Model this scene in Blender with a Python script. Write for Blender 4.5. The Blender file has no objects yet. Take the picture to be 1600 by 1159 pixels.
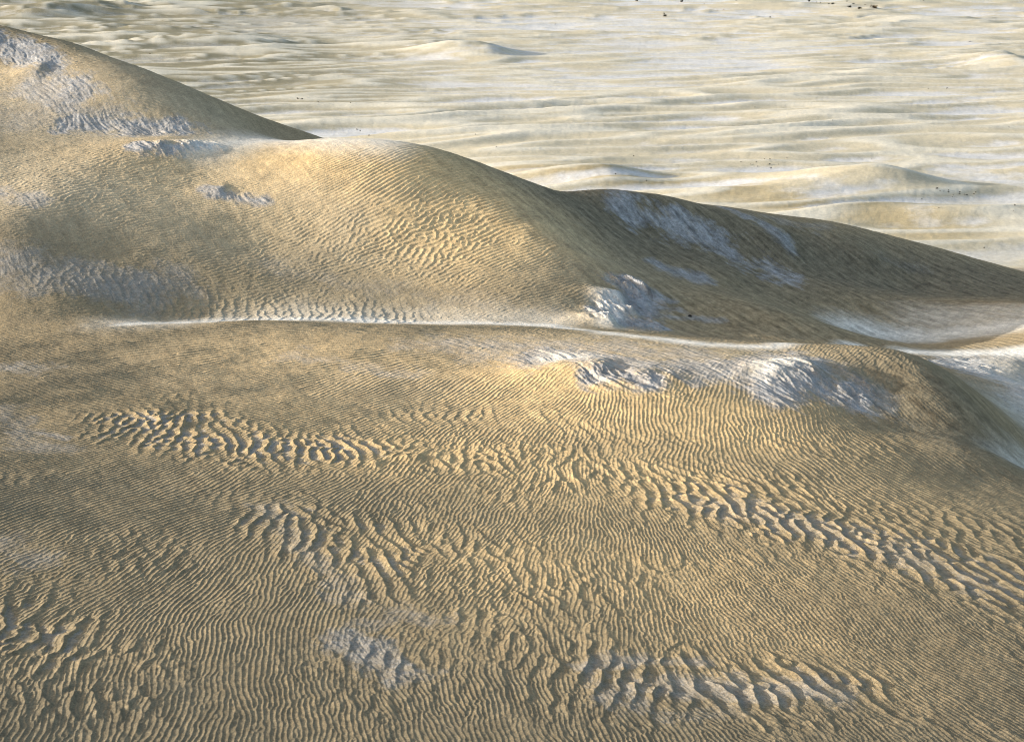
import bpy, bmesh, math, random
import numpy as np
from mathutils import Vector

random.seed(11)
RNG = np.random.default_rng(11)
f32 = np.float32
C = bpy.context.scene.collection

# ------------------------------------------------------------------ camera
FPX, CAM_H = 2800.0, 60.0
PITCH = math.atan((579.5 + 140.0) / FPX)
SP, CP = math.sin(PITCH), math.cos(PITCH)


def at(px, py, Y):
    """world point on the ray through photo pixel (px, py) at forward distance Y"""
    a, b = px - 800.0, 579.5 - py
    dy = FPX * CP + b * SP
    dz = -FPX * SP + b * CP
    t = Y / dy
    return a * t, Y, CAM_H + dz * t


def project(x, y, z):
    dz = z - CAM_H
    depth = y * CP - dz * SP
    up = y * SP + dz * CP
    return 800.0 + FPX * x / depth, 579.5 - FPX * up / depth


# ------------------------------------------------------------------ noise
_perm = RNG.permutation(256).astype(np.int32)
PERM = np.concatenate([_perm, _perm, _perm])
_ang = RNG.random(256) * 2 * np.pi
GX, GY = np.cos(_ang).astype(f32), np.sin(_ang).astype(f32)


def perlin(x, y, seed=0):
    xi = np.floor(x).astype(np.int32)
    yi = np.floor(y).astype(np.int32)
    xf = (x - xi).astype(f32)
    yf = (y - yi).astype(f32)
    X0, Y0 = (xi + seed * 37) & 255, (yi + seed * 91) & 255
    X1, Y1 = (X0 + 1) & 255, (Y0 + 1) & 255
    u = xf * xf * xf * (xf * (xf * 6 - 15) + 10)
    v = yf * yf * yf * (yf * (yf * 6 - 15) + 10)

    def g(hx, hy, dx, dy):
        h = PERM[PERM[hx] + hy]
        return GX[h] * dx + GY[h] * dy
    a = g(X0, Y0, xf, yf)
    b = g(X1, Y0, xf - 1, yf)
    c = g(X0, Y1, xf, yf - 1)
    d = g(X1, Y1, xf - 1, yf - 1)
    ab = a + u * (b - a)
    cd = c + u * (d - c)
    return (ab + v * (cd - ab)) * f32(1.5)


def fbm(x, y, seed=0, octv=4, gain=.5):
    s, a, t = 0, 1.0, 0
    for o in range(octv):
        s = s + a * perlin(x * 2.03 ** o + 11.3 * o, y * 2.03 ** o - 7.7 * o, seed + o)
        t += a
        a *= gain
    return s / t


def sstep(a, b, x):
    t = np.clip((x - a) / (b - a), 0, 1)
    return t * t * (3 - 2 * t)


# ------------------------------------------------------------------ base relief: control points (pixel column, pixel row, distance)
CP_ = []


def P(*rows):
    for px, py, Y in rows:
        CP_.append(at(px, py, Y))


# foreground dune
P((-200, 1300, 55), (200, 1300, 54.5), (800, 1300, 54), (1300, 1300, 54), (1800, 1300, 55))
P((-200, 1159, 59), (0, 1159, 59.6), (400, 1159, 60.4), (800, 1159, 61.2), (1200, 1159, 62), (1600, 1159, 63.2), (1800, 1159, 64))
P((-200, 1000, 69.3), (0, 1000, 70), (300, 1000, 70.6), (800, 1000, 71.5), (1200, 1000, 72.6), (1600, 1000, 74.2), (1800, 1000, 75.5))
P((-200, 800, 86.3), (0, 800, 87.2), (300, 800, 88.4), (600, 800, 89.4), (900, 800, 90), (1200, 800, 91), (1450, 800, 92.8), (1600, 800, 94.5), (1800, 800, 100))
P((-200, 650, 113), (0, 660, 109.5), (300, 650, 110.8), (500, 650, 111.6), (700, 650, 111.8), (850, 650, 110.8), (1000, 650, 110.4), (1120, 650, 110.6), (1250, 650, 111.6), (1350, 660, 112))
P((-200, 580, 129), (0, 580, 126), (250, 570, 127), (450, 570, 126), (650, 570, 125), (850, 580, 121.5), (1000, 570, 122), (1120, 570, 122.4), (1250, 580, 122), (1380, 600, 121))
P((1435, 680, 112), (1480, 660, 115), (1400, 620, 118), (1540, 740, 104), (1600, 740, 110), (1600, 705, 120), (1660, 760, 112))
# its crest
P((200, 506, 141.5), (400, 500, 143), (640, 508, 141), (850, 515, 137.5), (1000, 527, 133), (1100, 538, 129.5), (1200, 543, 129), (1330, 541, 129.5), (1400, 546, 129), (1450, 562, 127), (1484, 591, 122), (1515, 635, 116), (1538, 690, 108))
# trough behind that crest
P((250, 496, 150), (400, 494, 152), (640, 499, 152), (850, 503, 151), (960, 512, 150), (1100, 528, 151), (1200, 534, 153), (1330, 534, 160))
# left slope
P((-200, 500, 146), (0, 500, 142.5), (0, 450, 151), (-200, 430, 158), (0, 400, 158), (0, 350, 165), (-200, 330, 172), (0, 300, 176), (0, 250, 187), (-200, 230, 186), (0, 200, 203), (0, 150, 214), (0, 100, 227), (-200, 100, 224))
P((100, 300, 176), (100, 350, 168), (100, 400, 160), (100, 450, 152), (100, 200, 204), (200, 200, 206), (200, 300, 178.5), (200, 350, 170), (200, 400, 162.5), (200, 450, 154.5), (200, 150, 213), (300, 180, 211), (260, 225, 193.5))
# left crest
P((-200, 0, 254), (0, 40, 242), (100, 64, 235), (200, 99, 228), (300, 144, 221), (400, 190, 220), (505, 217, 229), (420, 211, 218))
# middle dune
P((345, 222, 200.5), (420, 222, 204), (510, 217, 202), (600, 218, 199), (640, 222, 198), (700, 236, 197.5), (750, 255, 198), (800, 274, 198), (850, 292, 197.5), (900, 318, 196), (950, 352, 193))
P((700, 275, 186.5), (790, 312, 181.5), (880, 385, 171))
P((400, 300, 181.5), (400, 380, 170), (400, 440, 159.5), (600, 300, 180.5), (600, 350, 174), (600, 400, 167.5), (600, 450, 159.5), (750, 300, 184), (750, 350, 175.5), (750, 400, 167.5), (750, 450, 159.5))
P((850, 350, 177), (850, 400, 169), (850, 450, 160), (950, 400, 177.5), (950, 450, 163), (500, 250, 189.5), (300, 260, 189), (430, 250, 191), (300, 350, 172), (300, 440, 158), (1000, 470, 162.5), (1050, 440, 175))
# right dune and the hollow before it
P((895, 305, 203), (960, 297, 206), (1050, 308, 212), (1150, 325, 224), (1300, 346, 238), (1450, 383, 242), (1600, 425, 238), (1800, 470, 232))
P((1000, 345, 202), (1100, 380, 202), (1050, 400, 190), (1200, 420, 199), (1300, 450, 193), (1400, 450, 207), (1200, 480, 167), (1100, 450, 176), (1100, 500, 160), (1200, 500, 162), (1300, 510, 165), (1400, 500, 183), (1500, 480, 186), (1600, 480, 181), (1400, 536, 173), (1600, 530, 163), (1800, 540, 155), (1500, 420, 222))
P((1530, 570, 153), (1600, 600, 143), (1600, 650, 131), (1750, 620, 135), (1800, 760, 120), (1800, 690, 145))
WCP = [  # hidden far sides, then the plain
    (-95, 268, 42), (-75, 266, 38), (-58, 256, 36), (-40, 246, 29), (-75, 300, 24), (-62, 305, 16), (-35, 275, 17), (-15, 220, 30), (-14, 245, 19), (-20, 262, 14), (-5, 280, 6),
    (2, 213, 26), (8, 228, 21), (15, 240, 20), (25, 258, 14), (40, 275, 9), (60, 280, 4), (90, 290, 1), (-130, 255, 48), (-130, 300, 20), (15, 275, 8),
    (5, 320, 0), (-40, 330, 1), (-90, 350, 0), (40, 330, 0), (80, 345, 0), (130, 345, 0), (-160, 380, 0)]
for x in (-500, -300, -150, 0, 150, 300, 500):
    for y in (420, 560, 800, 1200, 1800):
        WCP.append((x, y, 0))
PTS = np.array(CP_ + WCP, float)
LX = LY = 10.0


def _feat(x, y, cx, cy, c=5.0):
    return np.sqrt(((x[..., None] - cx) ** 2 + (y[..., None] - cy) ** 2) + c * c)


n = len(PTS)
A = np.zeros((n + 3, n + 3))
A[:n, :n] = _feat(PTS[:, 0], PTS[:, 1], PTS[:, 0], PTS[:, 1]) + np.eye(n) * -0.35
A[:n, n:] = np.c_[np.ones(n), PTS[:, 0], PTS[:, 1]]
A[n:, :n] = A[:n, n:].T
SOL = np.linalg.solve(A, np.r_[PTS[:, 2], 0, 0, 0])


def base_z(x, y):
    shp = x.shape
    x, y = x.ravel().astype(f32), y.ravel().astype(f32)
    out = np.empty(len(x), f32)
    cx, cy, w = PTS[:, 0].astype(f32), PTS[:, 1].astype(f32), SOL[:n].astype(f32)
    for i in range(0, len(x), 60000):
        s = slice(i, i + 60000)
        out[s] = _feat(x[s], y[s], cx, cy, f32(5)) @ w + f32(SOL[n]) + f32(SOL[n + 1]) * x[s] + f32(SOL[n + 2]) * y[s]
    return out.reshape(shp)


# ------------------------------------------------------------------ the fan-shaped ground grid
NC = 1650
u = np.linspace(-.37, .37, NC)
rows = [50.0]
while rows[-1] < 246:
    rows.append(rows[-1] * (1.00074 if rows[-1] < 140 else 1.0009))
while rows[-1] < 1650:
    rows.append(rows[-1] + .0005 * rows[-1] ** 2 / 60)
while rows[-1] < 9000:
    rows.append(rows[-1] * 1.06)
Yr = np.array(rows)
NR = len(Yr)
Yg = np.repeat(Yr[:, None], NC, 1).astype(f32)
Xg = (Yr[:, None] * u[None, :]).astype(f32)

# base relief is smooth: evaluate on every 4th row/column and interpolate (cubic along both)
def coarse(fn, st=4):
    ri = np.unique(np.r_[np.arange(0, NR, st), NR - 1])
    ci = np.linspace(0, NC - 1, NC // st + 1)
    cu = np.interp(ci, np.arange(NC), u)
    x = Yr[ri][:, None] * cu[None, :]
    y = np.repeat(Yr[ri][:, None], len(cu), 1)
    v = fn(x, y)

    def cub(v, pos):            # Catmull-Rom along axis 0 at fractional index pos
        i = np.clip(np.floor(pos).astype(int), 0, v.shape[0] - 2)
        t = (pos - i).astype(f32)[:, None]
        m = v.shape[0] - 1
        p0, p1, p2, p3 = v[np.clip(i - 1, 0, m)], v[i], v[i + 1], v[np.clip(i + 2, 0, m)]
        return p1 + .5 * t * (p2 - p0 + t * (2 * p0 - 5 * p1 + 4 * p2 - p3 + t * (3 * (p1 - p2) + p3 - p0)))
    v = cub(v, np.interp(np.arange(NR), ri, np.arange(len(ri))))
    v = cub(v.T.copy(), np.interp(np.arange(NC), ci, np.arange(len(ci)))).T
    return np.ascontiguousarray(v, dtype=f32)


Z = coarse(base_z)
plain = sstep(272, 345, Yg)          # 1 on the far plain

# -------- oriented wave fields with forks and breaks (sum of local wavelets)
class Waves:
    def __init__(s, x0, x1, y0, y1, h):
        s.x0, s.y0, s.h = x0, y0, h
        s.nx, s.ny = int((x1 - x0) / h) + 1, int((y1 - y0) / h) + 1
        s.G = np.zeros((s.ny, s.nx), np.complex64)

    def fill(s, cx, cy, ang, lam, sig, jit):
        G, h = s.G, s.h
        kx = (2 * np.pi / lam) * np.sin(ang)
        ky = -(2 * np.pi / lam) * np.cos(ang)
        rnd = np.exp(2j * np.pi * RNG.random(len(cx)))
        pj = np.exp(1j * jit * RNG.standard_normal(len(cx)))
        ic = np.rint((cx - s.x0) / h).astype(int)
        jc = np.rint((cy - s.y0) / h).astype(int)
        rad = np.ceil(2.6 * sig / h).astype(int)
        for k in range(len(cx)):
            i, j, r = ic[k], jc[k], rad[k]
            i0, i1, j0, j1 = max(i - r, 0), min(i + r + 1, s.nx), max(j - r, 0), min(j + r + 1, s.ny)
            if i0 >= i1 or j0 >= j1:
                continue
            g = G[min(max(j, 0), s.ny - 1), min(max(i, 0), s.nx - 1)]
            m = abs(g)
            ph = (g / m) * pj[k] if m > .22 else rnd[k]
            xs = (np.arange(i0, i1) - i) * h
            ys = (np.arange(j0, j1) - j) * h
            q = -.5 / (sig[k] * sig[k])
            a = np.exp(xs * xs * q + 1j * kx[k] * xs).astype(np.complex64)
            b = (ph * np.exp(ys * ys * q + 1j * ky[k] * ys)).astype(np.complex64)
            G[j0:j1, i0:i1] += b[:, None] * a[None, :]

    def sample(s, x, y):
        fx = np.clip((x - s.x0) / s.h, 0, s.nx - 1.001)
        fy = np.clip((y - s.y0) / s.h, 0, s.ny - 1.001)
        i, j = fx.astype(np.int32), fy.astype(np.int32)
        a, b = (fx - i).astype(f32), (fy - j).astype(f32)
        G = s.G
        return (G[j, i] * (1 - a) + G[j, i + 1] * a) * (1 - b) + (G[j + 1, i] * (1 - a) + G[j + 1, i + 1] * a) * b


def crestline(g, skew=.55, p=1.5):
    ph = np.angle(g)
    return (.5 + .5 * np.cos(ph - skew * np.sin(ph) * 1.0)) ** p


def lee_wave(g, brink=.80, p=2.0):
    """ripple profile: hollow windward rise, sharp brink, steep lee"""
    t = (np.angle(g) / f32(2 * np.pi)) % 1.0
    up = (t / brink) ** p
    dn = np.clip((1 - t) / (1 - brink), 0, 1)
    dn = dn * dn * (3 - 2 * dn)
    return np.where(t < brink, up, dn).astype(f32)


# -------- where a pixel of the photograph lands on the smooth ground
_PX, _PY = project(Xg[:, ::3], Yg[:, ::3], Z[:, ::3])
_vis = np.minimum.accumulate(_PY, 0)


def hit(px, py):
    c = int(np.clip(np.interp(px, _PX[NR // 3], np.arange(_PX.shape[1])), 0, _PX.shape[1] - 1))
    for _ in range(3):
        r = int(np.searchsorted(-_vis[:, c], -py))
        r = min(r, NR - 1)
        c = int(np.clip(np.interp(px, _PX[r], np.arange(_PX.shape[1])), 0, _PX.shape[1] - 1))
    uu = np.interp(px, _PX[r], u[::3])
    return float(Yr[r] * uu), float(Yr[r])


def streak_noise(X, Y, seed):
    """noise drawn out along the wind (down to the right as the camera sees it)"""
    p = .5 * X - .866 * Y
    q = .866 * X + .5 * Y
    return fbm(p / 3.6, q / .55, seed, 4, .62)


def stroke(pts, w, soft, wob=.6, wl=4.0, seed=3, aspect=1.0):
    """soft-edged band of half width w (metres) along photo points, ragged by noise; aspect>1 makes it longer in depth"""
    q = [hit(*p) for p in pts]
    ys = [p[1] for p in q]
    pad = (w + soft + wob * 2) * max(1, aspect) + 2
    r0, r1 = np.searchsorted(Yr, min(ys) - pad), np.searchsorted(Yr, max(ys) + pad)
    X, Y = Xg[r0:r1], Yg[r0:r1]
    d = np.full(X.shape, 1e9, f32)
    if len(q) == 1:
        q = q * 2
    for (ax, ay), (bx, by) in zip(q[:-1], q[1:]):
        ey, ex = (by - ay) / aspect, bx - ax
        L = ex * ex + ey * ey + 1e-9
        px_, py_ = X - ax, (Y - ay) / aspect
        t = np.clip((px_ * ex + py_ * ey) / L, 0, 1)
        d = np.minimum(d, np.sqrt((px_ - t * ex) ** 2 + (py_ - t * ey) ** 2))
    if wob:
        d = d + 1.7 * wob * fbm(X / wl, Y / (wl * aspect), seed, 3, .6) + .75 * wob * streak_noise(X, Y, seed + 5) + .8 * wob * fbm(X / 1.3, Y / (1.1 * 1.6), seed + 9, 4, .7)
    m = np.zeros((NR, NC), f32)
    m[r0:r1] = 1 - sstep(w - 1.25 * soft, w + 1.5 * soft, d)
    return m


# ------------------------------------------------------------------ wind ripples on the dunes
RC = [  # px, py, crest angle (deg, world), wavelength, disorder, strength
    (100, 1100, 97, .40, .25, 1), (300, 1020, 90, .37, .12, 1), (450, 1000, 90, .37, .1, 1), (150, 760, 58, .56, .15, 1.1), (50, 900, 68, .46, .5, 1.1), (350, 800, 52, .56, .12, 1.05),
    (300, 900, 78, .44, .15, 1.15), (480, 880, 85, .42, .15, 1.1), (700, 900, 76, .4, .3, 1), (800, 820, 78, .36, .15, 1), (950, 900, 92, .38, .2, 1), (1000, 820, 100, .35, .12, 1), (1200, 940, 97, .35, .25, 1), (1400, 980, 103, .35, .2, 1),
    (1550, 1050, 117, .38, .12, 1), (1250, 1130, 112, .36, .3, .9), (800, 1120, 98, .37, .2, 1), (650, 1100, 102, .35, .2, 1), (500, 1120, 97, .36, .2, 1), (650, 1000, 80, .4, .4, .6),
    (200, 600, 40, .62, .12, 1.2), (400, 600, 42, .60, .12, 1.1), (300, 540, 20, .85, .15, 1.0), (500, 545, 20, .85, .2, 1.0), (620, 540, 20, .85, .3, 1.0), (550, 620, 58, .52, .12, 1), (700, 620, 64, .5, .1, 1), (820, 640, 70, .4, .1, 1), (950, 660, 88, .36, .1, 1),
    (1000, 640, 92, .36, .1, 1), (1100, 640, 76, .4, .12, 1), (1200, 680, 82, .38, .15, 1), (1270, 720, 103, .45, .15, 1), (1400, 740, 116, .5, .15, .9), (1500, 690, 125, .5, .1, .5), (1550, 800, 130, .5, .2, .6),
    (1350, 570, 60, .4, .3, .8), (1450, 620, 110, .4, .2, .5), (700, 720, 80, .4, .3, 1), (400, 730, 70, .38, .3, 1), (850, 545, 20, .5, .9, .7), (1000, 545, 20, .5, .9, .6),
    (600, 270, 62, .68, .06, 1), (700, 270, 58, .68, .08, 1), (790, 320, 50, .66, .1, 1), (870, 360, 48, .55, .1, .8), (500, 290, 44, .58, .08, .9), (440, 250, 36, .5, .06, .6), (660, 370, 55, .8, .9, 1), (560, 390, 55, .7, .7, .9),
    (720, 350, 55, .8, .8, 1), (800, 410, 44, .55, .25, .9), (300, 350, 36, .56, .2, .9), (150, 300, 48, .7, .8, .9), (950, 420, 44, .5, .2, .7), (420, 420, 40, .6, .6, .8), (200, 140, -6, .85, .1, 1.1), (300, 190, -4, .6, .1, .6), (120, 190, 20, .8, .7, .7), (60, 60, 0, 1.0, .9, .9),
    (1200, 400, 112, .6, .4, .22), (1050, 350, 108, .7, .5, .3), (1350, 400, 100, .9, .9, .45), (1200, 500, 112, .5, .3, .22), (1560, 480, 100, 1.2, .1, 1.2), (1450, 520, 105, 1.0, .2, .7), (1600, 520, 100, 1.0, .2, .6), (600, 470, 20, .6, .7, .5), (200, 430, 30, .6, .6, .8), (0, 430, 30, .5, .3, .6), (0, 600, 40, .6, .25, 1.2), (1000, 490, 60, .5, .3, .3)]
_rc = np.array([(*hit(a, b), c, d * (.60 if b > 740 else .74 if b > 560 else .84), e, g) for a, b, c, d, e, g in RC])


def ripple_fields(x, y):
    x, y = np.asarray(x, f32), np.asarray(y, f32)
    d2 = (x[..., None] - _rc[:, 0].astype(f32)) ** 2 + ((y[..., None] - _rc[:, 1].astype(f32)) * .6) ** 2 + 1.2
    w = d2 ** f32(-1.7)
    w /= w.sum(-1, keepdims=True)
    return [w @ _rc[:, k].astype(f32) for k in (2, 3, 4, 5)]


def kernels(x0, x1, y0, y1, ulim, sp_fn):
    xs, ys = [], []
    y = y0
    while y < y1:
        sp = sp_fn(y)
        lim = min(ulim * y + 1, max(abs(x0), abs(x1)))
        k = int(2 * lim / sp)
        xs.append(-lim + sp * (np.arange(k) + RNG.random(k)))
        ys.append(y + sp * RNG.random(k))
        y += sp
    return np.concatenate(xs), np.concatenate(ys)


RY1 = 264.0
wv = Waves(-98, 98, 50, RY1, .044)
kx_, ky_ = kernels(-98, 98, 50, RY1, .372, lambda y: .22 if y < 100 else .29 if y < 140 else .46)
an, lm, dis, _s = [], [], [], []
for i in range(0, len(kx_), 20000):
    a_, l_, d_, s_ = ripple_fields(kx_[i:i + 20000], ky_[i:i + 20000])
    an.append(a_); lm.append(l_); dis.append(d_)
an, lm, dis = map(np.concatenate, (an, lm, dis))
an = np.radians(an) + .30 * fbm(kx_ / 9, ky_ / 9, 21, 3) +   .20 * fbm(kx_ / 1.1, ky_ / 1.6, 23, 2) + dis * .6 * RNG.standard_normal(len(kx_)) + .05 * RNG.standard_normal(len(kx_))
lm = lm * (1 + .12 * fbm(kx_ / 6, ky_ / 6, 25, 2)) * (1 + (.04 + .2 * dis) * RNG.standard_normal(len(kx_))).clip(.6, 1.6)
wv.fill(kx_, ky_, an, lm, lm * .85, .2 + dis)

nd = int(np.searchsorted(Yr, RY1 - 2))
_, LAM, DIS, STR = [np.zeros((NR, NC), f32) for _ in range(4)]


def _cf(k):
    def fn(x, y):
        o = np.empty(x.shape, f32)
        for r in range(0, x.shape[0], 40):
            o[r:r + 40] = ripple_fields(x[r:r + 40], y[r:r + 40])[k]
        return o
    return fn


LAM = coarse(_cf(1), 6)
STR = coarse(_cf(3), 6)
rip = np.zeros((NR, NC), f32)
for r in range(0, nd, 200):
    s = slice(r, min(r + 200, nd))
    rip[s] = lee_wave(wv.sample(Xg[s], Yg[s]), .76, 2.9)
del wv
fade_far = 1 - sstep(250, 260, Yg)

# ------------------------------------------------------------------ larger bedforms: bands of crescent mounds on bare ground
bands = np.zeros((NR, NC), f32)
for pts, w, amt in (
        ([(235, 660), (300, 680), (400, 700), (520, 705)], 2.6, 1.25), ([(600, 700), (720, 720), (860, 715)], 2.2, .55), ([(640, 650), (740, 650)], 1.0, .5),
        ([(900, 745), (1050, 740), (1200, 760)], 2.0, .6), ([(1100, 775), (1250, 810), (1400, 860), (1560, 915), (1720, 960)], 2.6, 1.0), ([(1450, 810), (1650, 860)], 2.6, .5),
        ([(440, 810), (510, 850), (580, 880)], 1.5, .9), ([(560, 820), (640, 850), (600, 910)], 1.4, .8), ([(-60, 960), (60, 990), (120, 1020)], 1.5, 1.0), ([(60, 1080), (160, 1090)], 1.0, .6),
        ([(730, 860), (800, 900), (880, 930)], 1.8, .45), ([(800, 985), (900, 1010)], .9, .7), ([(960, 1070), (1080, 1070), (1200, 1075), (1320, 1085)], 1.15, 1.0), ([(560, 1035), (690, 1040), (860, 1050)], .9, .4), ([(195, 868), (240, 880)], .5, .7),
        ([(220, 470), (420, 490), (620, 497)], 2.2, .4), ([(120, 430), (250, 455)], 3.0, .28), ([(1250, 560), (1380, 565)], 2, .25)):
    bands = np.maximum(bands, amt * stroke(pts, w * .9, 2.4, 2.2, 3.0, 8, 1.25))
bands = np.maximum(bands, (.30 * sstep(.05, .5, fbm(Xg / 9, Yg / 11, 48, 3)) * (Yg < 118)).astype(f32))
mg = Waves(-72, 72, 50, 165, .09)
kx_, ky_ = kernels(-72, 72, 50, 165, .372, lambda y: .6)
an2 = np.radians(94) + (.35 * fbm(kx_ / 14, ky_ / 14, 41, 2)) + .28 * RNG.standard_normal(len(kx_)) + np.where(kx_ > 8, .22, 0)
lm2 = .78 * (1 + .30 * fbm(kx_ / 5, ky_ / 5, 45, 2) + .14 * RNG.standard_normal(len(kx_))).clip(.6, 1.7)
mg.fill(kx_, ky_, an2, lm2, lm2 * .55, .75)
nm = int(np.searchsorted(Yr, 163))
mega = np.zeros((NR, NC), f32)
for r in range(0, nm, 200):
    s = slice(r, min(r + 200, nm))
    g = mg.sample(Xg[s], Yg[s])
    mega[s] = lee_wave(g, .80, 1.8) * np.clip(.15 + .85 * np.abs(g), 0, 1.15)
del mg

# ------------------------------------------------------------------ crust, pale drift, warm sand
crust = np.zeros((NR, NC), f32)
for pts, w, soft, wob, wl, asp, amt in (
        ([(850, 560), (950, 565), (1050, 575), (1150, 580), (1250, 575)], 2.2, 1.3, 1.8, 5, 1.6, .85), ([(940, 590), (1010, 600)], 1.3, .5, .8, 3, 1.8, 1), ([(1190, 610), (1260, 600), (1320, 620)], 1.6, .9, 1.2, 4, 2, 1), ([(1330, 610), (1390, 640)], .9, .9, 1, 3, 2, .6),
        ([(650, 535), (800, 540), (950, 545), (1100, 556)], 1.8, 1.6, 1.5, 5, 1.8, .6), ([(470, 560), (560, 575), (640, 590)], .8, 1.2, 1.5, 5, 1.6, .5),
        ([(985, 450), (1000, 470)], 1.4, .5, .8, 3, 2, 1), ([(965, 475), (1000, 485)], 1.5, .5, .8, 3, 1.5, .9), ([(960, 500), (1010, 508)], 1.7, .5, .8, 3, 1.3, 1), ([(1020, 492), (1130, 500)], .5, .5, .5, 3, 1.5, .7), ([(1030, 478), (1060, 486)], .5, .5, .5, 3, 1.5, .8),
        ([(985, 328), (1060, 350), (1130, 385), (1210, 425)], 1.6, 1.2, 2.0, 5, 2.2, .95), ([(1030, 415), (1100, 438)], 1.0, .9, 1, 4, 2, .9), ([(1130, 325), (1180, 345), (1225, 375), (1235, 395)], 1.0, 1, 1.2, 4, 2, .9), ([(1200, 340), (1290, 355)], 1.5, 1.6, 2, 4, 1.8, .45), ([(1380, 410), (1440, 420)], 1.6, 1.5, 1.2, 4, 2, .3),
        ([(1510, 575), (1560, 590), (1640, 610)], 3.2, 1.4, 2.5, 5, 1.6, 1), ([(1560, 560), (1680, 560)], 1.5, 1, 1, 4, 1.6, .6), ([(1620, 640), (1700, 650)], 2, 2, 2, 5, 1.5, .7),
        ([(-20, 62), (30, 78), (70, 100)], 2.2, 1.0, 1.5, 4, 1.5, 1), ([(80, 110), (110, 130), (130, 150)], 2.0, 1.6, 2, 5, 1.5, .95), ([(60, 130), (110, 165)], 2.5, 2, 2, 5, 1.5, .8), ([(110, 190), (180, 200), (240, 205), (285, 202)], 1.9, 1.2, 1.5, 4, 1.6, .95), ([(210, 228), (265, 233), (325, 226)], 1.0, .5, .7, 3, 1.6, 1), ([(20, 190), (100, 160), (60, 120)], 4, 3.5, 2.5, 5, 1.5, .5), ([(100, 170), (200, 195)], 2.5, 2, 2.5, 5, 1.5, .6),
        ([(320, 295), (345, 305), (410, 316)], .9, .5, .5, 3, 1.6, .9), ([(-60, 300), (0, 303), (60, 312)], 1.2, 1.0, 1, 4, 1.5, .7), ([(-40, 420), (100, 430), (250, 450)], 3.2, 3, 2, 5, 1.5, .6),
        ([(0, 640), (40, 690), (90, 700)], 1.2, 1.3, 1, 3, 1.4, .45), ([(0, 575), (60, 580)], 1, 1, 1, 3, 1.5, .5), ([(0, 850), (60, 870)], 1.2, 1.2, 1, 3, 1.4, .4), ([(60, 675), (100, 685)], .3, .3, .3, 2, 1.3, .6),
        ([(535, 1010), (600, 1030), (640, 1050)], 1.0, .9, .9, 2.5, 1.4, .65), ([(560, 975), (640, 968), (700, 972)], .55, .6, .6, 2.5, 1.3, .4), ([(520, 1005), (590, 1010)], .14, .12, .1, 2, 1.2, .8), ([(420, 790), (470, 860), (560, 940), (640, 965)], .9, .9, .8, 2.5, 1.3, .38),
        ([(1050, 1120), (1150, 1110)], .8, .8, .8, 2.5, 1.3, .32), ([(920, 1040), (1000, 1030), (1090, 1035)], .5, .5, .5, 2.5, 1.3, .5), ([(970, 1085), (1100, 1070), (1300, 1085)], 1.0, 1.0, 1.0, 2.5, 1.3, .5), ([(430, 420), (700, 470), (850, 490)], 1.6, 2.2, 1.5, 4, 1.5, .35), ([(1120, 790), (1300, 830), (1500, 900)], 1.6, 1.8, 1.4, 3, 1.4, .4)):
    crust = np.maximum(crust, amt * .8 * stroke(pts, w, soft, wob, wl, 13, asp))
floor = bands * (1 - sstep(.15, .6, mega))
crust = np.maximum(crust, floor * .42 * sstep(.3, .8, bands))

drift_highlight = np.zeros((NR, NC), f32)
for pts, w, soft, wob, asp, amt in (
        ([(200, 507), (300, 503), (450, 498), (640, 503), (860, 510), (960, 521)], 1.0, 1.1, .6, 1.3, .95), ([(200, 505), (450, 496), (860, 506)], 2.2, 2.2, 1.0, 1.3, .4), ([(940, 520), (1100, 536), (1210, 541), (1330, 539)], .8, .9, .4, 1.2, .95),
        ([(1330, 510), (1430, 525), (1600, 505), (1720, 490)], 2.0, 2.0, 1, 1.5, .8), ([(1420, 548), (1550, 552), (1700, 548)], 1.2, 1, .5, 1.4, 1), ([(1480, 500), (1620, 490)], 4, 3.5, 1, 1.4, .42), ([(1610, 735), (1670, 745)], 1.3, 2.0, .8, 1.5, .7),
        ([(335, 226), (420, 220), (520, 218), (600, 220)], 2.6, 2.4, .6, 1.8, .75), ([(945, 470), (955, 480), (950, 510)], 1.2, 1.0, .3, 1.5, .6), ([(870, 562), (910, 560)], 1.0, .8, .3, 1.6, .5), ([(1190, 590), (1240, 575)], .9, .7, .3, 1.6, .5)):
    drift_highlight = np.maximum(drift_highlight, amt * stroke(pts, w, soft, wob, 5, 17, asp))
drift_highlight = np.maximum(drift_highlight, .55 * stroke([(1545, 572), (1600, 600), (1640, 660)], 3, 3, 1.5, 5, 18, 1.5))
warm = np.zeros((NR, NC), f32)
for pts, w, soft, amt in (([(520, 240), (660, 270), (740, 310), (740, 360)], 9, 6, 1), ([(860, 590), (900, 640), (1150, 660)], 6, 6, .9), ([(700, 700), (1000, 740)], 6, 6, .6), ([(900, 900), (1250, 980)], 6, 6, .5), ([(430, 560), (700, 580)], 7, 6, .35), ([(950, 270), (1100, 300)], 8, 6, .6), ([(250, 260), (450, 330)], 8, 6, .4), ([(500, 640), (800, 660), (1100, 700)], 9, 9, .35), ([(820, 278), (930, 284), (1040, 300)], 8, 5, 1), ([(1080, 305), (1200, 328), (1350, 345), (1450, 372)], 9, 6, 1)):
    warm = np.maximum(warm, amt * stroke(pts, w, soft, 2, 8, 19))

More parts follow.
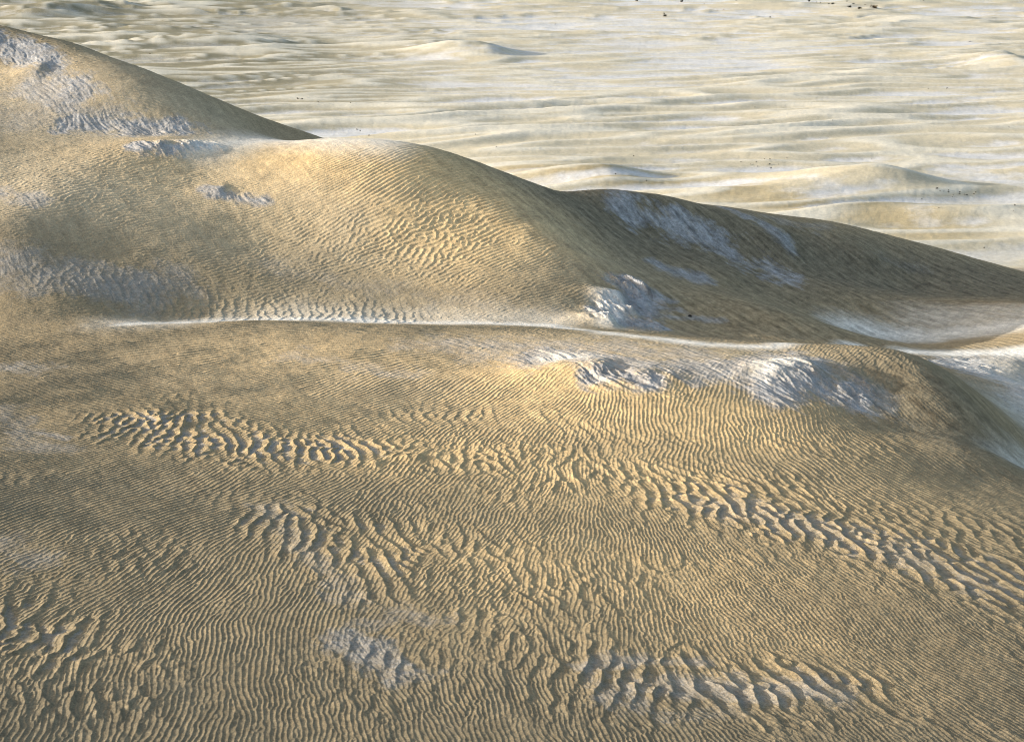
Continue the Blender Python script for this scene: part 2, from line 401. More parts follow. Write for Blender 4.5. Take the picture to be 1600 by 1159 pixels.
# ------------------------------------------------------------------ add relief
soft_ground = 1 - np.clip(crust * 1.1 + drift_highlight, 0, 1)
amp = STR * LAM * np.interp(Yg, (100, 150), (.13, .135)).astype(f32) * (.72 + .5 * fbm(Xg / 5, Yg / 5, 31, 3))
Z += rip * np.clip(amp, 0, None) * fade_far * (.25 + .75 * soft_ground) * (1 - .4 * bands) * (1 - drift_highlight * .8)
Z += mega * bands * .125 - bands * .04
near = (Yg < RY1)
Z += np.where(near, (.17 * fbm(Xg / 16, Yg / 20, 51, 3) + .05 * fbm(Xg / 2.2, Yg / 2.6, 53, 3, .6) + .014 * fbm(Xg / .3, Yg / .3, 55, 2)), 0) * (1 - sstep(200, 246, Yg) * .5)
for px, py, h_, wl_, wr_, wy_ in ((925, 578, 1.0, 5.5, 1.3, 2.6), (1010, 590, .5, 3, 2, 3), (1245, 588, 1.3, 5, 1.8, 3.5), (1320, 600, .7, 3, 2.5, 4), (968, 470, 1.2, 3.2, .5, 1.8), (952, 506, 1.2, 3.2, .5, 2.2), (1000, 450, 1.0, 2, .6, 1.6), (985, 490, .7, 2, .6, 1.2), (1015, 460, .6, 1.2, .6, 1),
                                  (255, 228, .35, 3, .8, 2), (300, 224, .35, 2, .8, 2), (210, 205, .3, 3, 1.5, 3), (60, 110, .9, 4, 1.2, 3), (342, 300, .5, 2.2, .8, 2), (255, 655, .28, 1.6, .35, 1.0), (285, 665, .26, 1.2, .3, 1.0), (650, 718, .34, 1.6, .35, .9), (590, 725, .2, 1.2, .35, .8), (1590, 585, .8, 3, 2, 4), (1220, 380, 1.0, 4, 2, 6), (1340, 400, 1.2, 6, 4, 8), (1120, 430, .8, 5, 3, 8)):
    bx, by = hit(px, py)
    r0, r1 = np.searchsorted(Yr, by - 4 * wy_), np.searchsorted(Yr, by + 4 * wy_)
    ex_ = Xg[r0:r1] - bx + .5 * wr_ * fbm(Xg[r0:r1] / (wy_ * .7), Yg[r0:r1] / (wy_ * .7), 59, 3)
    ey_ = (Yg[r0:r1] - by) / wy_
    e = np.where(ex_ > 0, ex_ / wr_, ex_ / wl_)
    Z[r0:r1] += .62 * h_ * np.exp(-(e * e + ey_ * ey_))
# eroded crust: wind-cut steps, long in the wind's direction and broken into ledges
wx, wy = Xg + 1.2 * fbm(Xg / 8, Yg / 8, 61, 2), Yg + 1.2 * fbm(Xg / 8, Yg / 8, 64, 2)
pa, qa = .5 * wx - .866 * wy, .866 * wx + .5 * wy
led = fbm(pa / 8.0, qa / 3.0, 67, 3, .5)
lev = led * 4.2
frac = lev - np.floor(lev)
ledge = (np.floor(lev) + sstep(.72, .98, frac)) / 4.2
yard = fbm(pa / 3.0, qa / .42, 71, 4, .6)
hard = np.clip(sstep(.55, .95, crust) * (1 - bands), 0, 1)
Z += np.where(near, hard * (.32 * (ledge + .1) + .055 * yard), 0)
outc = np.maximum(stroke([(990, 448), (1010, 462), (985, 485), (955, 500), (990, 508)], 2.0, 1.2, 1.2, 3, 61, 1.3), .6 * stroke([(225, 228), (270, 229), (322, 226)], 1.6, 1.0, 1.0, 3, 62, 1.6))
outc = np.maximum(outc, .45 * np.maximum(stroke([(940, 588), (1020, 600)], 1.6, 1, 1, 3, 63, 1.6), stroke([(1240, 590), (1320, 610)], 2, 1.2, 1, 3, 64, 1.8)))
fine_led = fbm(pa / 3.2, qa / 1.1, 69, 3, .5) * 3.6
fl = fine_led - np.floor(fine_led)
Z += np.where(near, outc * (.42 * ((np.floor(fine_led) + sstep(.7, .97, fl)) / 3.6 + .15) + .10 * yard), 0)
crust = np.maximum(crust, .85 * outc * sstep(-.25, .15, fine_led / 3.6 + .3))
Z += np.where(near, sstep(.15, .6, crust) * (1 - bands) * .07 * yard, 0)

# ------------------------------------------------------------------ the far plain: low hummocky dunes over pale flats
rp = int(np.searchsorted(Yr, 246))
X, Y = Xg[rp:], Yg[rp:]
ca, sa = math.cos(math.radians(17)), math.sin(math.radians(17))
dx, dy = 12 * fbm(X / 80, Y / 80, 91, 2), 12 * fbm(X / 80, Y / 80, 94, 2)
U, V = (X + dx) * ca + (Y + dy) * sa, -(X + dx) * sa + (Y + dy) * ca


def ridge(lu, lv, seed, rnd=.012):
    nz = perlin(U / lu, V / lv, seed)
    nz2 = perlin((U - .10 * lv * (1 - np.sqrt(nz * nz + .02))) / lu, V / lv, seed)     # lean the crests down-wind
    return np.clip(1 - 1.9 * np.sqrt(nz2 * nz2 + rnd), 0, 1)


big_ = ridge(125, 34, 3, .016) ** 1.4
med_ = ridge(66, 17, 5, .016) ** 1.4 * (1 - .6 * sstep(900, 1500, Y))
sml_ = ridge(33, 9, 7, .02) ** 1.4 * (1 - sstep(520, 800, Y))
region_ = np.clip(.6 + 1.2 * fbm(X / 150, Y / 150, 97, 2), .1, 1.25)
hum = np.clip(.75 * big_ * region_ + .60 * med_ * (.45 + .8 * region_), 0, 1.3)
hum2 = fbm((X + dx) / 15, (Y + dy) / 12, 101, 4, .5)
amp_p = 2.5 * (1 + .6 * sstep(700, 1200, Y)) * (1 + .25 * (1 - sstep(-140, -40, X)) * sstep(350, 520, Y))
pz = .95 * amp_p * hum + .26 * sml_ * (.3 + region_) + .08 * hum2
HIGH = np.zeros((NR, NC), f32)
for px, py, hgt, wx_, wy_ in ((760, 88, 6.5, 19, 24), (690, 82, 4, 26, 30), (1350, 295, 4.2, 22, 15), (1400, 300, 2.5, 16, 10), (1250, 318, 3.0, 34, 14), (940, 285, 4.5, 16, 12), (1570, 100, 5, 14, 30), (1590, 345, 2.5, 24, 10), (1420, 345, 2.4, 24, 9), (140, 20, 6, 40, 60), (300, 75, 5, 50, 45), (60, 30, 7, 30, 50)):
    bx, by = hit(px, py)
    ddx, ddy = (X - bx) / wx_, (Y - by) / wy_
    e = np.where(ddx > 0, ddx * 1.6, ddx * .8)
    pz += .62 * hgt * np.exp(-(e * e + ddy * ddy))
pm = plain[rp:]
Z[rp:] += pm * pz
flat = 1 - sstep(.10, .42, hum + .10 * sml_ + .22 * hum2 + .14 * fbm(X / 9, Y / 14, 103, 4, .65))
crust[rp:] = np.maximum(crust[rp:], pm * flat * .9 * sstep(-.5, .2, fbm(X / 60, Y / 60, 111, 3) + .25))
HIGH[rp:] = pm
Z[rp:] += pm * .07 * fbm(X / 3.0, Y / 4.0, 115, 3, .6)
drift_highlight[rp:] = np.maximum(drift_highlight[rp:], pm * .8 * sstep(.44, .62, np.maximum(np.maximum(big_ * region_, med_ * .9), sml_ * .6) + .10 * hum2))  # bright crest lines of the hummocks: highlights painted into the colour
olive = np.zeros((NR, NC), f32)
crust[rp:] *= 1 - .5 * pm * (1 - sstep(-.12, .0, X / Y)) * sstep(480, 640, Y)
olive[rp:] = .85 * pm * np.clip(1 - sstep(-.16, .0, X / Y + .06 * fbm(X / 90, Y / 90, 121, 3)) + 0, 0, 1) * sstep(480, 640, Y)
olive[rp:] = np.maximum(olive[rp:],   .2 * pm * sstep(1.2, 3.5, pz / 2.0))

for pts, w, soft, amt in (([(-60, 380), (80, 395), (180, 440)], 4, 6, .3), ([(-100, 560), (-60, 800), (-60, 1150)], 9, 12, .35), ([(-200, 1200), (800, 1210), (1800, 1200)], 9, 11, .55), ([(200, 950), (400, 1020)], 6, 8, .4), ([(1480, 1000), (1600, 1100)], 6, 7, .5), ([(960, 350), (1150, 400), (1300, 420), (1600, 450)], 13, 8, .6), ([(1450, 610), (1490, 690)], 5, 4, .45)):  # right-dune, knoll and left-middle bands paint shade into the sand colour
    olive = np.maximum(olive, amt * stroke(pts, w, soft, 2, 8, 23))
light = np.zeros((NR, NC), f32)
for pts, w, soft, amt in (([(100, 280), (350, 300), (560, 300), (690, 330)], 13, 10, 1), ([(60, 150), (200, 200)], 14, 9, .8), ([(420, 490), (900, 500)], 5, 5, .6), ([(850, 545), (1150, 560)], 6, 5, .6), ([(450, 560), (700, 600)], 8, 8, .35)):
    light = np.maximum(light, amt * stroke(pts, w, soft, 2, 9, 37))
streak = np.zeros((NR, NC), f32)
ri = int(np.searchsorted(Yr, 300))
pp, qq = .42 * Xg[:ri] - .91 * Yg[:ri] + 2 * fbm(Xg[:ri] / 14, Yg[:ri] / 14, 131, 2), .91 * Xg[:ri] + .42 * Yg[:ri]
streak[:ri] = np.clip(.5 + 1.0 * fbm(pp / 6.0, qq / .8, 133, 5, .68) + .75 * fbm(Xg[:ri] / .9, Yg[:ri] / 1.8, 137, 4, .7), 0, 1)
sw = np.zeros((NR, NC), f32)
for pts, w, soft in (([(1000, 360), (1200, 420), (1400, 440), (1560, 440)], 14, 9), ([(1100, 480), (1250, 500)], 8, 6), ([(1480, 620), (1440, 660)], 3, 3)):
    sw = np.maximum(sw, stroke(pts, w, soft, 2, 8, 29, 1.6))
streak = .5 + (streak - .5) * (.3 + .7 * sw)
# ------------------------------------------------------------------ split into dunes and plain, build meshes
def line(pts, px_known=True):
    q = sorted(hit(*p) for p in pts)
    return [a for a, b in q], [b for a, b in q]


val = np.array([(*at(px, py, Y)[:2],) for px, py, Y in ((-300, 500, 146), (0, 500, 143), (200, 504, 145), (400, 497, 148), (640, 502, 147), (850, 508, 145), (1000, 520, 141), (1100, 532, 139), (1330, 536, 140), (1460, 556, 139), (1540, 590, 134), (1610, 660, 124), (1700, 700, 122), (1900, 740, 122))])
valY = np.interp(Xg, val[:, 0], val[:, 1])
# left dune / middle dune : along the trough running from the saddle down to the left foot
lc = np.array([(-70, 160), (-55, 166), (-47, 185), (-37, 200), (-22, 212), (-12, 222), (-5, 300)], float)
lcX = np.interp(Yg, lc[:, 1], lc[:, 0])
rc = np.array([(24, 140), (26, 165), (22, 180), (16, 190), (9, 200), (4, 212), (2, 300)], float)
rcX = np.interp(Yg, rc[:, 1], rc[:, 0])
reg = np.full((NR, NC), 4, np.int8)
dn = Yg < 300
reg[dn] = 1
reg[dn & (Xg < lcX)] = 2
reg[dn & (Xg > rcX)] = 3
reg[dn & (Yg < valY)] = 0
fr = reg[:-1, :-1]


def build(name, rid, mat, label, cat):
    fi, fj = np.nonzero(fr == rid)
    a = fi * NC + fj
    quads = np.stack([a, a + 1, a + NC + 1, a + NC], 1).astype(np.int64)
    used, inv = np.unique(quads.ravel(), return_inverse=True)
    me = bpy.data.meshes.new(name)
    me.vertices.add(len(used))
    co = np.stack([Xg.ravel()[used], Yg.ravel()[used], Z.ravel()[used]], 1).astype(f32)
    me.vertices.foreach_set('co', co.ravel())
    me.loops.add(len(inv))
    me.loops.foreach_set('vertex_index', inv.astype(np.int32))
    me.polygons.add(len(quads))
    me.polygons.foreach_set('loop_start', np.arange(0, len(inv), 4, dtype=np.int32))
    me.polygons.foreach_set('use_smooth', np.ones(len(quads), bool))
    me.update(calc_edges=True)
    for nm_, arr in (('crust', crust), ('drift_highlight', drift_highlight), ('warm', warm), ('olive', olive), ('streak', streak), ('light', light)):
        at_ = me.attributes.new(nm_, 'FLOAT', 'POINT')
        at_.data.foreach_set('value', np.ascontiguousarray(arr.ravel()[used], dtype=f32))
    me.materials.append(mat)
    o = bpy.data.objects.new(name, me)
    C.objects.link(o)
    o['kind'] = 'structure'
    o['label'] = label
    return o


# ------------------------------------------------------------------ materials
def sand_material(name, tone):
    m = bpy.data.materials.new(name)
    m.use_nodes = True
    nt = m.node_tree
    N, L = nt.nodes, nt.links
    bsdf = N['Principled BSDF']
    bsdf.inputs['Roughness'].default_value = .95
    bsdf.inputs['Specular IOR Level'].default_value = .13
    geo = N.new('ShaderNodeNewGeometry')

    def noise(scale, detail=4, rough=.6, src=None):
        t = N.new('ShaderNodeTexNoise')
        t.inputs['Scale'].default_value = scale
        t.inputs['Detail'].default_value = detail
        t.inputs['Roughness'].default_value = rough
        L.new(src or geo.outputs['Position'], t.inputs['Vector'])
        return t.outputs['Fac']

    def ramp(fac, a, b):
        r = N.new('ShaderNodeMapRange')
        r.inputs['From Min'].default_value = a
        r.inputs['From Max'].default_value = b
        L.new(fac, r.inputs['Value'])
        return r.outputs['Result']

    def mix(fac, a, b):
        x = N.new('ShaderNodeMix')
        x.data_type = 'RGBA'
        for sock, v in ((x.inputs['Factor'], fac), (x.inputs['A'], a), (x.inputs['B'], b)):
            if isinstance(v, bpy.types.NodeSocket):
                L.new(v, sock)
            elif isinstance(v, tuple):
                sock.default_value = (*v, 1)
            else:
                sock.default_value = v
        return x.outputs['Result']

    def attr(nm_):
        a_ = N.new('ShaderNodeAttribute')
        a_.attribute_name = nm_
        return a_.outputs['Fac']

    def math_(op, a, b, clamp=False):
        x = N.new('ShaderNodeMath')
        x.operation = op
        x.use_clamp = clamp
        for i_, v in enumerate((a, b)):
            if isinstance(v, bpy.types.NodeSocket):
                L.new(v, x.inputs[i_])
            else:
                x.inputs[i_].default_value = v
        return x.outputs[0]
    big, mid, fine = tone['scales']
    col = mix(ramp(noise(big, 4), .35, .65), tone['a'], tone['b'])
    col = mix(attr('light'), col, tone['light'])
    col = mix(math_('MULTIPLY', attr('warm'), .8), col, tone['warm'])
    col = mix(math_('MULTIPLY', ramp(noise(mid, 5, .65), .5, .75), .5), col, tone['c'])
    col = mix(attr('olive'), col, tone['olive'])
    edge = math_('ADD', attr('crust'), math_('MULTIPLY', math_('SUBTRACT', noise(fine * .25, 5, .7), .5), .55))
    ccol = mix(ramp(noise(mid * 1.7, 5, .7), .35, .65), tone['crust'], tone['crust2'])
    col = mix(ramp(edge, .16, .92), col, ccol)
    col = mix(attr('drift_highlight'), col, tone['drift_highlight'])
    grain = noise(fine, 4, .8)
    g1 = mix(ramp(noise(fine * .22, 5, .75), .3, .7), (.70, .71, .72), (1.28, 1.26, 1.24)) if tone.get('streaks') else mix(ramp(noise(fine * .22, 5, .75), .3, .7), (.90, .90, .90), (1.08, 1.08, 1.08))
    g2 = mix(ramp(grain, .3, .7), (.60, .60, .60), (1.34, 1.33, 1.32))
    m0 = N.new('ShaderNodeMix')
    m0.data_type = 'RGBA'
    m0.blend_type = 'MULTIPLY'
    m0.inputs['Factor'].default_value = 1 if tone.get('streaks') else .35
    L.new(g1, m0.inputs['A'])
    L.new(g2, m0.inputs['B'])
    g3 = mix(attr('streak'), (.55, .54, .53), (1.48, 1.48, 1.48)) if tone.get('streaks') else (1.0, 1.0, 1.0)
    m1 = N.new('ShaderNodeMix')
    m1.data_type = 'RGBA'
    m1.blend_type = 'MULTIPLY'
    m1.inputs['Factor'].default_value = 1
    L.new(m0.outputs['Result'], m1.inputs['A'])
    if isinstance(g3, tuple):
        m1.inputs['B'].default_value = (*g3, 1)
    else:
        L.new(g3, m1.inputs['B'])
    g2 = m1.outputs['Result']
    mul = N.new('ShaderNodeMix')
    mul.data_type = 'RGBA'
    mul.blend_type = 'MULTIPLY'
    mul.inputs['Factor'].default_value = 1
    L.new(col, mul.inputs['A'])
    L.new(g2, mul.inputs['B'])
    L.new(mul.outputs['Result'], bsdf.inputs['Base Color'])
    bp = N.new('ShaderNodeBump')
    bp.inputs['Strength'].default_value = tone.get('bump', .5)
    bp.inputs['Distance'].default_value = tone.get('dist', .02)
    L.new(math_('ADD', grain, math_('MULTIPLY', noise(fine * .4, 3), .8)), bp.inputs['Height'])
    L.new(bp.outputs['Normal'], bsdf.inputs['Normal'])
    return m


dune_tone = dict(a=(.295, .232, .139), b=(.258, .208, .13), c=(.22, .183, .122), light=(.49, .405, .275), warm=(.68, .49, .25), olive=(.116, .106, .08), crust=(.36, .378, .41), crust2=(.255, .26, .27), drift_highlight=(.70, .68, .63), scales=(.06, .35, 14.0), bump=.8, dist=.025, streaks=True)
plain_tone = dict(a=(.515, .462, .345), b=(.475, .43, .325), c=(.435, .40, .31), light=(.5, .5, .5), warm=(.40, .32, .18), olive=(.19, .172, .108), crust=(.60, .60, .605), crust2=(.53, .528, .525), drift_highlight=(.62, .59, .505), scales=(.012, .07, 1.2), bump=.3, dist=.2)
M_DUNE = sand_material('dune_sand', dune_tone)
M_PLAIN = sand_material('plain_sand', plain_tone)

build('sand_dune', 0, M_DUNE, 'broad rippled sand dune filling the foreground with bands of small crescent mounds', 'dune')
build('sand_dune', 1, M_DUNE, 'golden rounded sand dune with a smooth crest in the middle distance', 'dune')
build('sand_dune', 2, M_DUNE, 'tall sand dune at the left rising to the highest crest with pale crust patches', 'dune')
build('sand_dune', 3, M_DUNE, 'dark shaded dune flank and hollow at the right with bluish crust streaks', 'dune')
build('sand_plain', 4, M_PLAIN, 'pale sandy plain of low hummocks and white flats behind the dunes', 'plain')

# ------------------------------------------------------------------ shrubs on the plain, a stone on the crust
_PX, _PY = project(Xg[:, ::3], Yg[:, ::3], Z[:, ::3])
_vis = np.minimum.accumulate(_PY, 0)


def ground(px, py):
    x, y = hit(px, py)
    r = int(np.clip(np.searchsorted(Yr, y), 0, NR - 1))
    c = int(np.clip(np.rint(np.interp(x / y, u, np.arange(NC))), 0, NC - 1))
    return float(Xg[r, c]), float(Yg[r, c]), float(Z[r, c])


def plain_mat(name, col, col2, scale):
    m = bpy.data.materials.new(name)
    m.use_nodes = True
    nt = m.node_tree
    b = nt.nodes['Principled BSDF']
    b.inputs['Roughness'].default_value = .9
    b.inputs['Specular IOR Level'].default_value = .1
    t = nt.nodes.new('ShaderNodeTexNoise')
    t.inputs['Scale'].default_value = scale
    q = nt.nodes.new('ShaderNodeValToRGB')
    q.color_ramp.elements[0].position, q.color_ramp.elements[1].position = .35, .65
    q.color_ramp.elements[0].color, q.color_ramp.elements[1].color = (*col, 1), (*col2, 1)
    nt.links.new(t.outputs['Fac'], q.inputs['Fac'])
    nt.links.new(q.outputs['Color'], b.inputs['Base Color'])
    return m


M_LEAF = plain_mat('dark_leaves', (.018, .02, .014), (.045, .043, .028), 3)
M_DRY = plain_mat('dry_leaves', (.30, .15, .05), (.42, .24, .08), 3)
M_BROWN = plain_mat('brown_leaves', (.06, .045, .028), (.11, .085, .05), 3)
M_STEM = plain_mat('woody_stem', (.05, .04, .03), (.08, .065, .05), 6)
M_ROCK = plain_mat('dark_rock', (.03, .028, .026), (.07, .065, .06), 2)


def leaf_dome(n, size, h=.62, seed=1):
    q = random.Random(seed)
    lobes = [(q.uniform(-.28, .28), q.uniform(-.28, .28), q.uniform(.14, .34) * h / .62, q.uniform(.16, .27)) for _ in range(7)]
    vs, fs = [], []
    for _ in range(n):
        lx, ly, lz, lr = q.choice(lobes)
        d = Vector((q.gauss(0, 1), q.gauss(0, 1), q.gauss(0, 1))).normalized() * lr * q.random() ** .4
        c = Vector((lx, ly, lz)) + d
        c.z = max(c.z, .02)
        a = Vector((q.gauss(0, 1), q.gauss(0, 1), q.gauss(0, 1))).normalized()
        b = a.orthogonal().normalized()
        k = len(vs)
        vs += [c - a * size, c + b * size * .5, c + a * size, c - b * size * .5]
        fs.append((k, k + 1, k + 2, k + 3))
    return vs, fs


def stem_mesh(name, seed):
    q = random.Random(seed)
    vs, fs = [], []
    p = Vector((q.uniform(-.05, .05), q.uniform(-.05, .05), -.06))
    d = Vector((q.uniform(-.5, .5), q.uniform(-.5, .5), 1)).normalized()
    for k in range(4):
        c, rr = p + d * .14 * k + Vector((q.uniform(-.02, .02), q.uniform(-.02, .02), 0)), .022 * (1 - k / 4.5)
        for e in range(6):
            t = e * math.pi / 3
            vs.append(c + Vector((math.cos(t), math.sin(t), 0)) * rr)
    for k in range(3):
        for e in range(6):
            fs.append((k * 6 + e, k * 6 + (e + 1) % 6, k * 6 + 6 + (e + 1) % 6, k * 6 + 6 + e))
    fs.append(tuple(range(18, 24)))
    me = bpy.data.meshes.new(name)
    me.from_pydata([tuple(v) for v in vs], [], fs)
    me.materials.append(M_STEM)
    return me


def mesh_of(name, vf, m):
    me = bpy.data.meshes.new(name)
    me.from_pydata([tuple(v) for v in vf[0]], [], vf[1])
    me.materials.append(m)
    return me


BIG = [mesh_of('foliage', leaf_dome(420, .055, .62, k), M_LEAF) for k in range(3)]
BIG_BROWN = mesh_of('foliage', leaf_dome(420, .055, .7, 7), M_BROWN)
SMALL = [mesh_of('shrub', leaf_dome(130, .085, .7, 20 + k), M_LEAF) for k in range(4)]
DRY = mesh_of('shrub', leaf_dome(130, .085, .5, 33), M_DRY)
STEMS = [stem_mesh('stem', k) for k in range(3)]
GROUPS = {'f': 'dark shrubs along the far edge of the plain', 's': 'small shrubs around the pale flat', 'r': 'shrubs in a row by the grey hummock', 'p': 'lone dark shrubs dotted over the plain'}
SHRUBS = [  # photo column, row, width in photo pixels, group, label
    (995, 2, 6, 'f', 'flat dark shrub at the far edge, leftmost of the far shrubs'),
    (1064, 3, 5.5, 'f', 'dark shrub at the far edge just right of the leftmost one'),
    (1037, 23, 3, 'f', 'smaller dark shrub of the close pair below the far edge, behind its mate'),
    (1039, 26, 7, 'f', 'wide flat dark shrub, nearer of the close pair below the far edge'),
    (1101, 7, 1.6, 'f', 'tiny dark shrub right of the close pair, nearly at the far edge'),
    (1120, 18, 1.6, 'f', 'left of two tiny shrubs above the orange shrub, leaning left'),
    (1131, 18, 2.2, 'f', 'right and taller of two tiny shrubs above the orange shrub'),
    (1150, 1.5, 2.5, 'f', 'small dark shrub on the far edge midway between two shrub clusters'),
    (1204, 28, 4.0, 'f', 'orange dry shrub alone on a bright dune crest of the far plain'),
    (1264, 2, 4.5, 'f', 'dark shrub on the far edge, left end of the right-hand far cluster'),
    (1276, 5.5, 1.6, 'f', 'left of a pair of tiny shrubs in the far cluster'),
    (1282, 5.5, 1.8, 'f', 'right of a pair of tiny shrubs in the far cluster'),
    (1295, 7, 2, 'f', 'tiny shrub touching the left side of a wider dark shrub, far cluster'),
    (1301, 7, 5.5, 'f', 'wide dark shrub with a tiny one at its left, far cluster'),
    (1324, 4.5, 2.2, 'f', 'small shrub standing back from the others in the far cluster'),
    (1328, 11.5, 6.5, 'f', 'low dark shrub left of the two front shrubs, far cluster'),
    (1334, 9.5, 3, 'f', 'small dark shrub between the two low front shrubs, far cluster'),
    (1343, 14, 6.5, 'f', 'low dark shrub in front of all others, far cluster'),
    (1351, 8.5, 1.6, 'f', 'tiny shrub just left of the big rounded brown one'),
    (1367, 10.5, 11, 'f', 'big rounded brown shrub, largest of the far cluster'),
    (1366, 1.5, 10, 'f', 'big dark shrub cut by the top edge, behind the brown one'),
    (1443, 1.5, 3, 'f', 'small dark shrub on the far edge, rightmost of all'),
    (867, 40, 1.8, 'p', 'tiny dark shrub high on the far plain above the dark hummock'),
    (1213, 63, 1.5, 'p', 'tiny dark shrub below the orange shrub on the far plain'),
    (1514, 68, 1.8, 'p', 'left of two tiny touching shrubs on the upper right plain'),
    (1517, 68, 1.8, 'p', 'right of two tiny touching shrubs on the upper right plain'),
    (1450, 140, 1.5, 'p', 'tiny dark shrub left of a larger one on the long tan hummock'),
    (1479, 140, 2.4, 'p', 'dark shrub at the right end of the long tan hummock'),
    (1180, 170, 1.5, 'p', 'tiny dark shrub in the pale centre of the right plain'),
    (1301, 192, 1.5, 'p', 'tiny dark shrub on a pale flat right of the plain centre'),
    (1577, 199, 1.5, 'p', 'tiny dark shrub on pale sand near the right border'),
    (1362, 249, 1.4, 'p', 'tiny dark shrub alone above the big grey hummock'),
    (1156, 254.5, 1.4, 's', 'leftmost of all the little shrubs around the pale flat'),
    (1159, 254, 1.4, 's', 'second little shrub from the left by the pale flat'),
    (1173, 259, 1.5, 's', 'first of three little shrubs rising to the right'),
    (1177, 257, 1.4, 's', 'middle of three little shrubs rising to the right'),
    (1182, 256, 1.6, 's', 'last of three little shrubs rising to the right'),
    (1184, 261, 1.6, 's', 'little shrub in front of the three that rise to the right'),
    (1194, 251, 1.5, 's', 'little shrub behind and left of the tight dark cluster'),
    (1203, 252.5, 2.4, 's', 'dark shrub at the back of the tight cluster by the pale flat'),
    (1200, 257.5, 1.6, 's', 'little shrub at the left of the tight dark cluster'),
    (1202.6, 259, 2.4, 's', 'dark shrub in the middle of the tight cluster'),
    (1205, 263, 3, 's', 'largest and nearest dark shrub of the tight cluster'),
    (1217, 259.5, 1.8, 's', 'little shrub standing right of the tight dark cluster'),
    (1229, 248.5, 1.5, 's', 'little shrub on the grey dune farther right of the tight cluster'),
    (1464, 297, 3.4, 'r', 'largest dark shrub at the left end of the row by the grey hummock'),
    (1468.6, 300, 1.8, 'r', 'second shrub from the left in the row by the grey hummock'),
    (1475, 301.4, 1.7, 'r', 'third shrub from the left in the row by the grey hummock'),
    (1482.7, 299.3, 2, 'r', 'back one of the left pair in the row by the grey hummock'),
    (1482.4, 302.5, 2.6, 'r', 'front one of the left pair in the row by the grey hummock'),
    (1489, 306.5, 1.4, 'r', 'tiny shrub set in front of the row by the grey hummock'),
    (1499.6, 300.8, 2.1, 'r', 'back one of the right pair in the row by the grey hummock'),
    (1499.3, 303.6, 2.5, 'r', 'front one of the right pair in the row by the grey hummock'),
    (1506.6, 304, 1.8, 'r', 'shrub just right of the right pair in the row'),
    (1510.5, 304.2, 2.5, 'r', 'dark shrub third from the right end of the row'),
    (1522, 304.3, 2.2, 'r', 'front one of two touching shrubs at the right end of the row'),
    (1524.6, 302.4, 2, 'r', 'back one of two touching shrubs at the right end of the row'),
    (1487.5, 310, 1.3, 'p', 'tiny shrub on pale sand below the row by the grey hummock'),
    (1440.5, 311.5, 1.5, 'p', 'tiny shrub on pale sand below the grey hummock, left of the row'),
    (1466.7, 326.7, 1.5, 'p', 'tiny shrub on a pale streak below the row, nearest the dunes'),
    (1586, 321.4, 3.2, 'p', 'lone dark shrub at the right border below the row'),
    (1584, 329.5, 1.6, 'p', 'tiny shrub just in front of the lone one at the right border'),
    (1537, 388.5, 2.2, 'p', 'dark shrub close above the shaded dune at lower right of the plain'),
    (465, 156, 3, 'p', 'left one of two dark shrubs on the hummock beside the left dune'),
    (472.5, 155.8, 2.5, 'p', 'right one of two dark shrubs on the hummock beside the left dune'),
    (497.7, 161, 2, 'p', 'small dark shrub right of and below the pair near the left dune'),
    (548, 162, 1.5, 'p', 'tiny shrub at the edge of a white flat above the golden dune'),
    (557.5, 203.8, 2, 'p', 'back left one of three shrubs just above the golden crest'),
    (562.6, 205.2, 2.5, 'p', 'middle one of three shrubs just above the golden crest'),
    (577, 212, 3, 'p', 'nearest one of three shrubs just above the golden crest'),
    (742.6, 211.6, 1.6, 'p', 'tiny shrub on grey sand above the right shoulder of the golden dune'),
    (775.7, 230.5, 1.5, 'p', 'tiny shrub on the pale hummock right of the golden crest'),
    (990, 245, 2.2, 'p', 'dark shrub on the grey slope above the tan ripple patch'),
    (962, 272, 2.5, 'p', 'dark shrub on a white flat just above the tan ripple patch'),
    (1010.6, 282.5, 2.4, 'p', 'dark shrub right of and below the white flat, near the tan patch'),
    (235, 87, 1.8, 'p', 'tiny dark shrub on olive sand behind the left dune'),
]

for k, (px, py, wpx, grp, lab) in enumerate(SHRUBS):
    x, y, z = ground(px, py + wpx * .25)
    size = wpx * math.hypot(y, CAM_H - z) / FPX * (1.2 if wpx >= 4 else 1.5)
    if wpx >= 4:
        o = bpy.data.objects.new('shrub', None)
        C.objects.link(o)
        f = bpy.data.objects.new('foliage', BIG_BROWN if 'brown' in lab else BIG[k % 3])
        C.objects.link(f)
        f.parent = o
        for q in range(3):
            t = bpy.data.objects.new('stem', STEMS[q])
            C.objects.link(t)
            t.parent = o
    else:
        o = bpy.data.objects.new('shrub', DRY if 'orange' in lab else SMALL[k % 4])
        C.objects.link(o)
    o.location = (x, y, z - .03 * size)
    o.rotation_euler = (0, 0, random.uniform(0, 6.28))
    o.scale = (size, size * random.uniform(.8, 1.1), size * random.uniform(.75, 1.05))
    o['label'], o['category'], o['group'] = lab, 'shrub', GROUPS[grp]

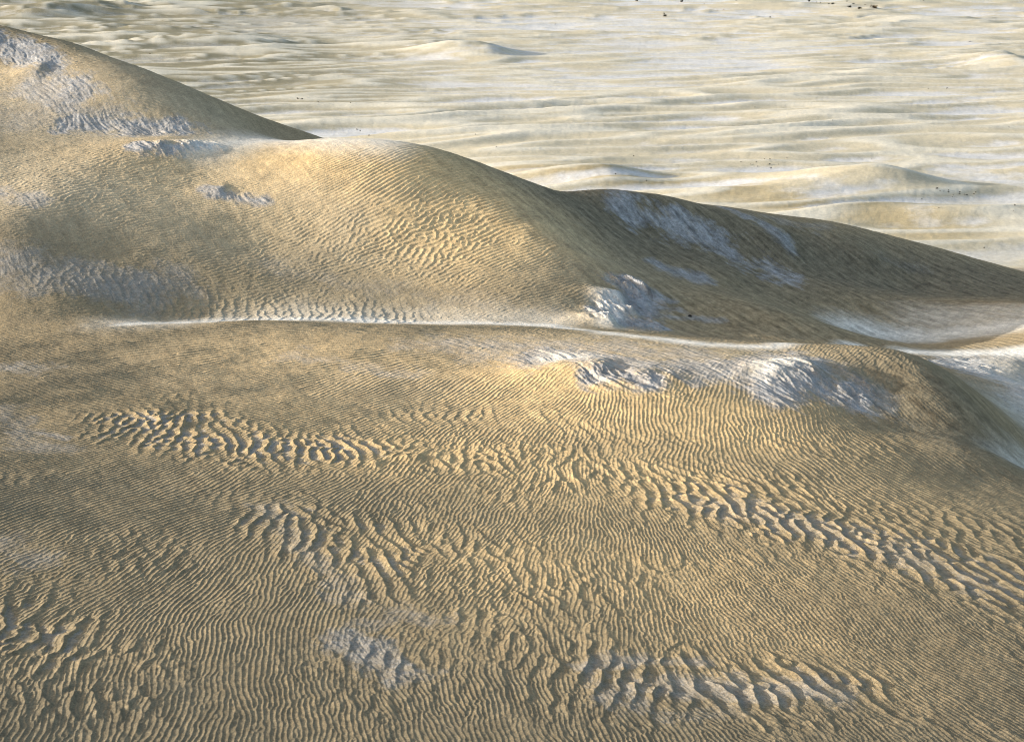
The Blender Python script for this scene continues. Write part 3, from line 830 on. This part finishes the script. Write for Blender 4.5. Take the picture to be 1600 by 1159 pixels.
q = random.Random(5)
bm = bmesh.new()
bmesh.ops.create_icosphere(bm, subdivisions=3, radius=.5)
for v in bm.verts:
    k = 1 + .35 * math.sin(5 * v.co.x + 1.3) * math.cos(4 * v.co.y) + .12 * q.uniform(-1, 1)
    v.co = Vector((v.co.x * k * 1.5, v.co.y * k, max(v.co.z * k * .75, -.2)))
me = bpy.data.meshes.new('rock')
bm.to_mesh(me)
bm.free()
me.materials.append(M_ROCK)
o = bpy.data.objects.new('rock', me)
C.objects.link(o)
x, y, z = ground(1078, 495)
o.location = (x, y, z + .05)
o.scale = (.3, .3, .3)
o['label'], o['category'] = 'small dark stone lying on the pale crust tail right of the outcrop', 'rock'

# ------------------------------------------------------------------ light, sky, camera
SUN_EL, SUN_AZ = math.radians(10), math.radians(-90)   # azimuth from +Y clockwise; the sun stands at the left
sx, sy, sz = math.sin(SUN_AZ) * math.cos(SUN_EL), math.cos(SUN_AZ) * math.cos(SUN_EL), math.sin(SUN_EL)
sun = bpy.data.lights.new('sun', 'SUN')
sun.energy = 3.8
sun.angle = math.radians(.6)
sun.color = (1, .94, .84)
so = bpy.data.objects.new('sun', sun)
C.objects.link(so)
so.rotation_euler = Vector((-sx, -sy, -sz)).to_track_quat('-Z', 'Y').to_euler()
w = bpy.data.worlds.new('World')
bpy.context.scene.world = w
w.use_nodes = True
sky = w.node_tree.nodes.new('ShaderNodeTexSky')
sky.sky_type = 'NISHITA'
sky.sun_disc = False
sky.sun_elevation = SUN_EL
sky.sun_rotation = SUN_AZ
sky.air_density = 1
sky.dust_density = 3
sky.ozone_density = .6
bg = w.node_tree.nodes['Background']
bg.inputs['Strength'].default_value = .13
w.node_tree.links.new(sky.outputs['Color'], bg.inputs['Color'])

cam = bpy.data.cameras.new('camera')
cam.sensor_fit = 'HORIZONTAL'
cam.sensor_width = 36
cam.lens = FPX / 1600 * 36
cam.clip_start = 1
cam.clip_end = 20000
co_ = bpy.data.objects.new('camera', cam)
C.objects.link(co_)
co_.location = (0, 0, CAM_H)
co_.rotation_euler = (math.pi / 2 - PITCH, 0, 0)
sc = bpy.context.scene
sc.cycles.filter_width = 1.0
sc.camera = co_
sc.view_settings.view_transform = 'Standard'
sc.view_settings.look = 'None'
sc.view_settings.exposure = 1.5
sc.view_settings.gamma = 1
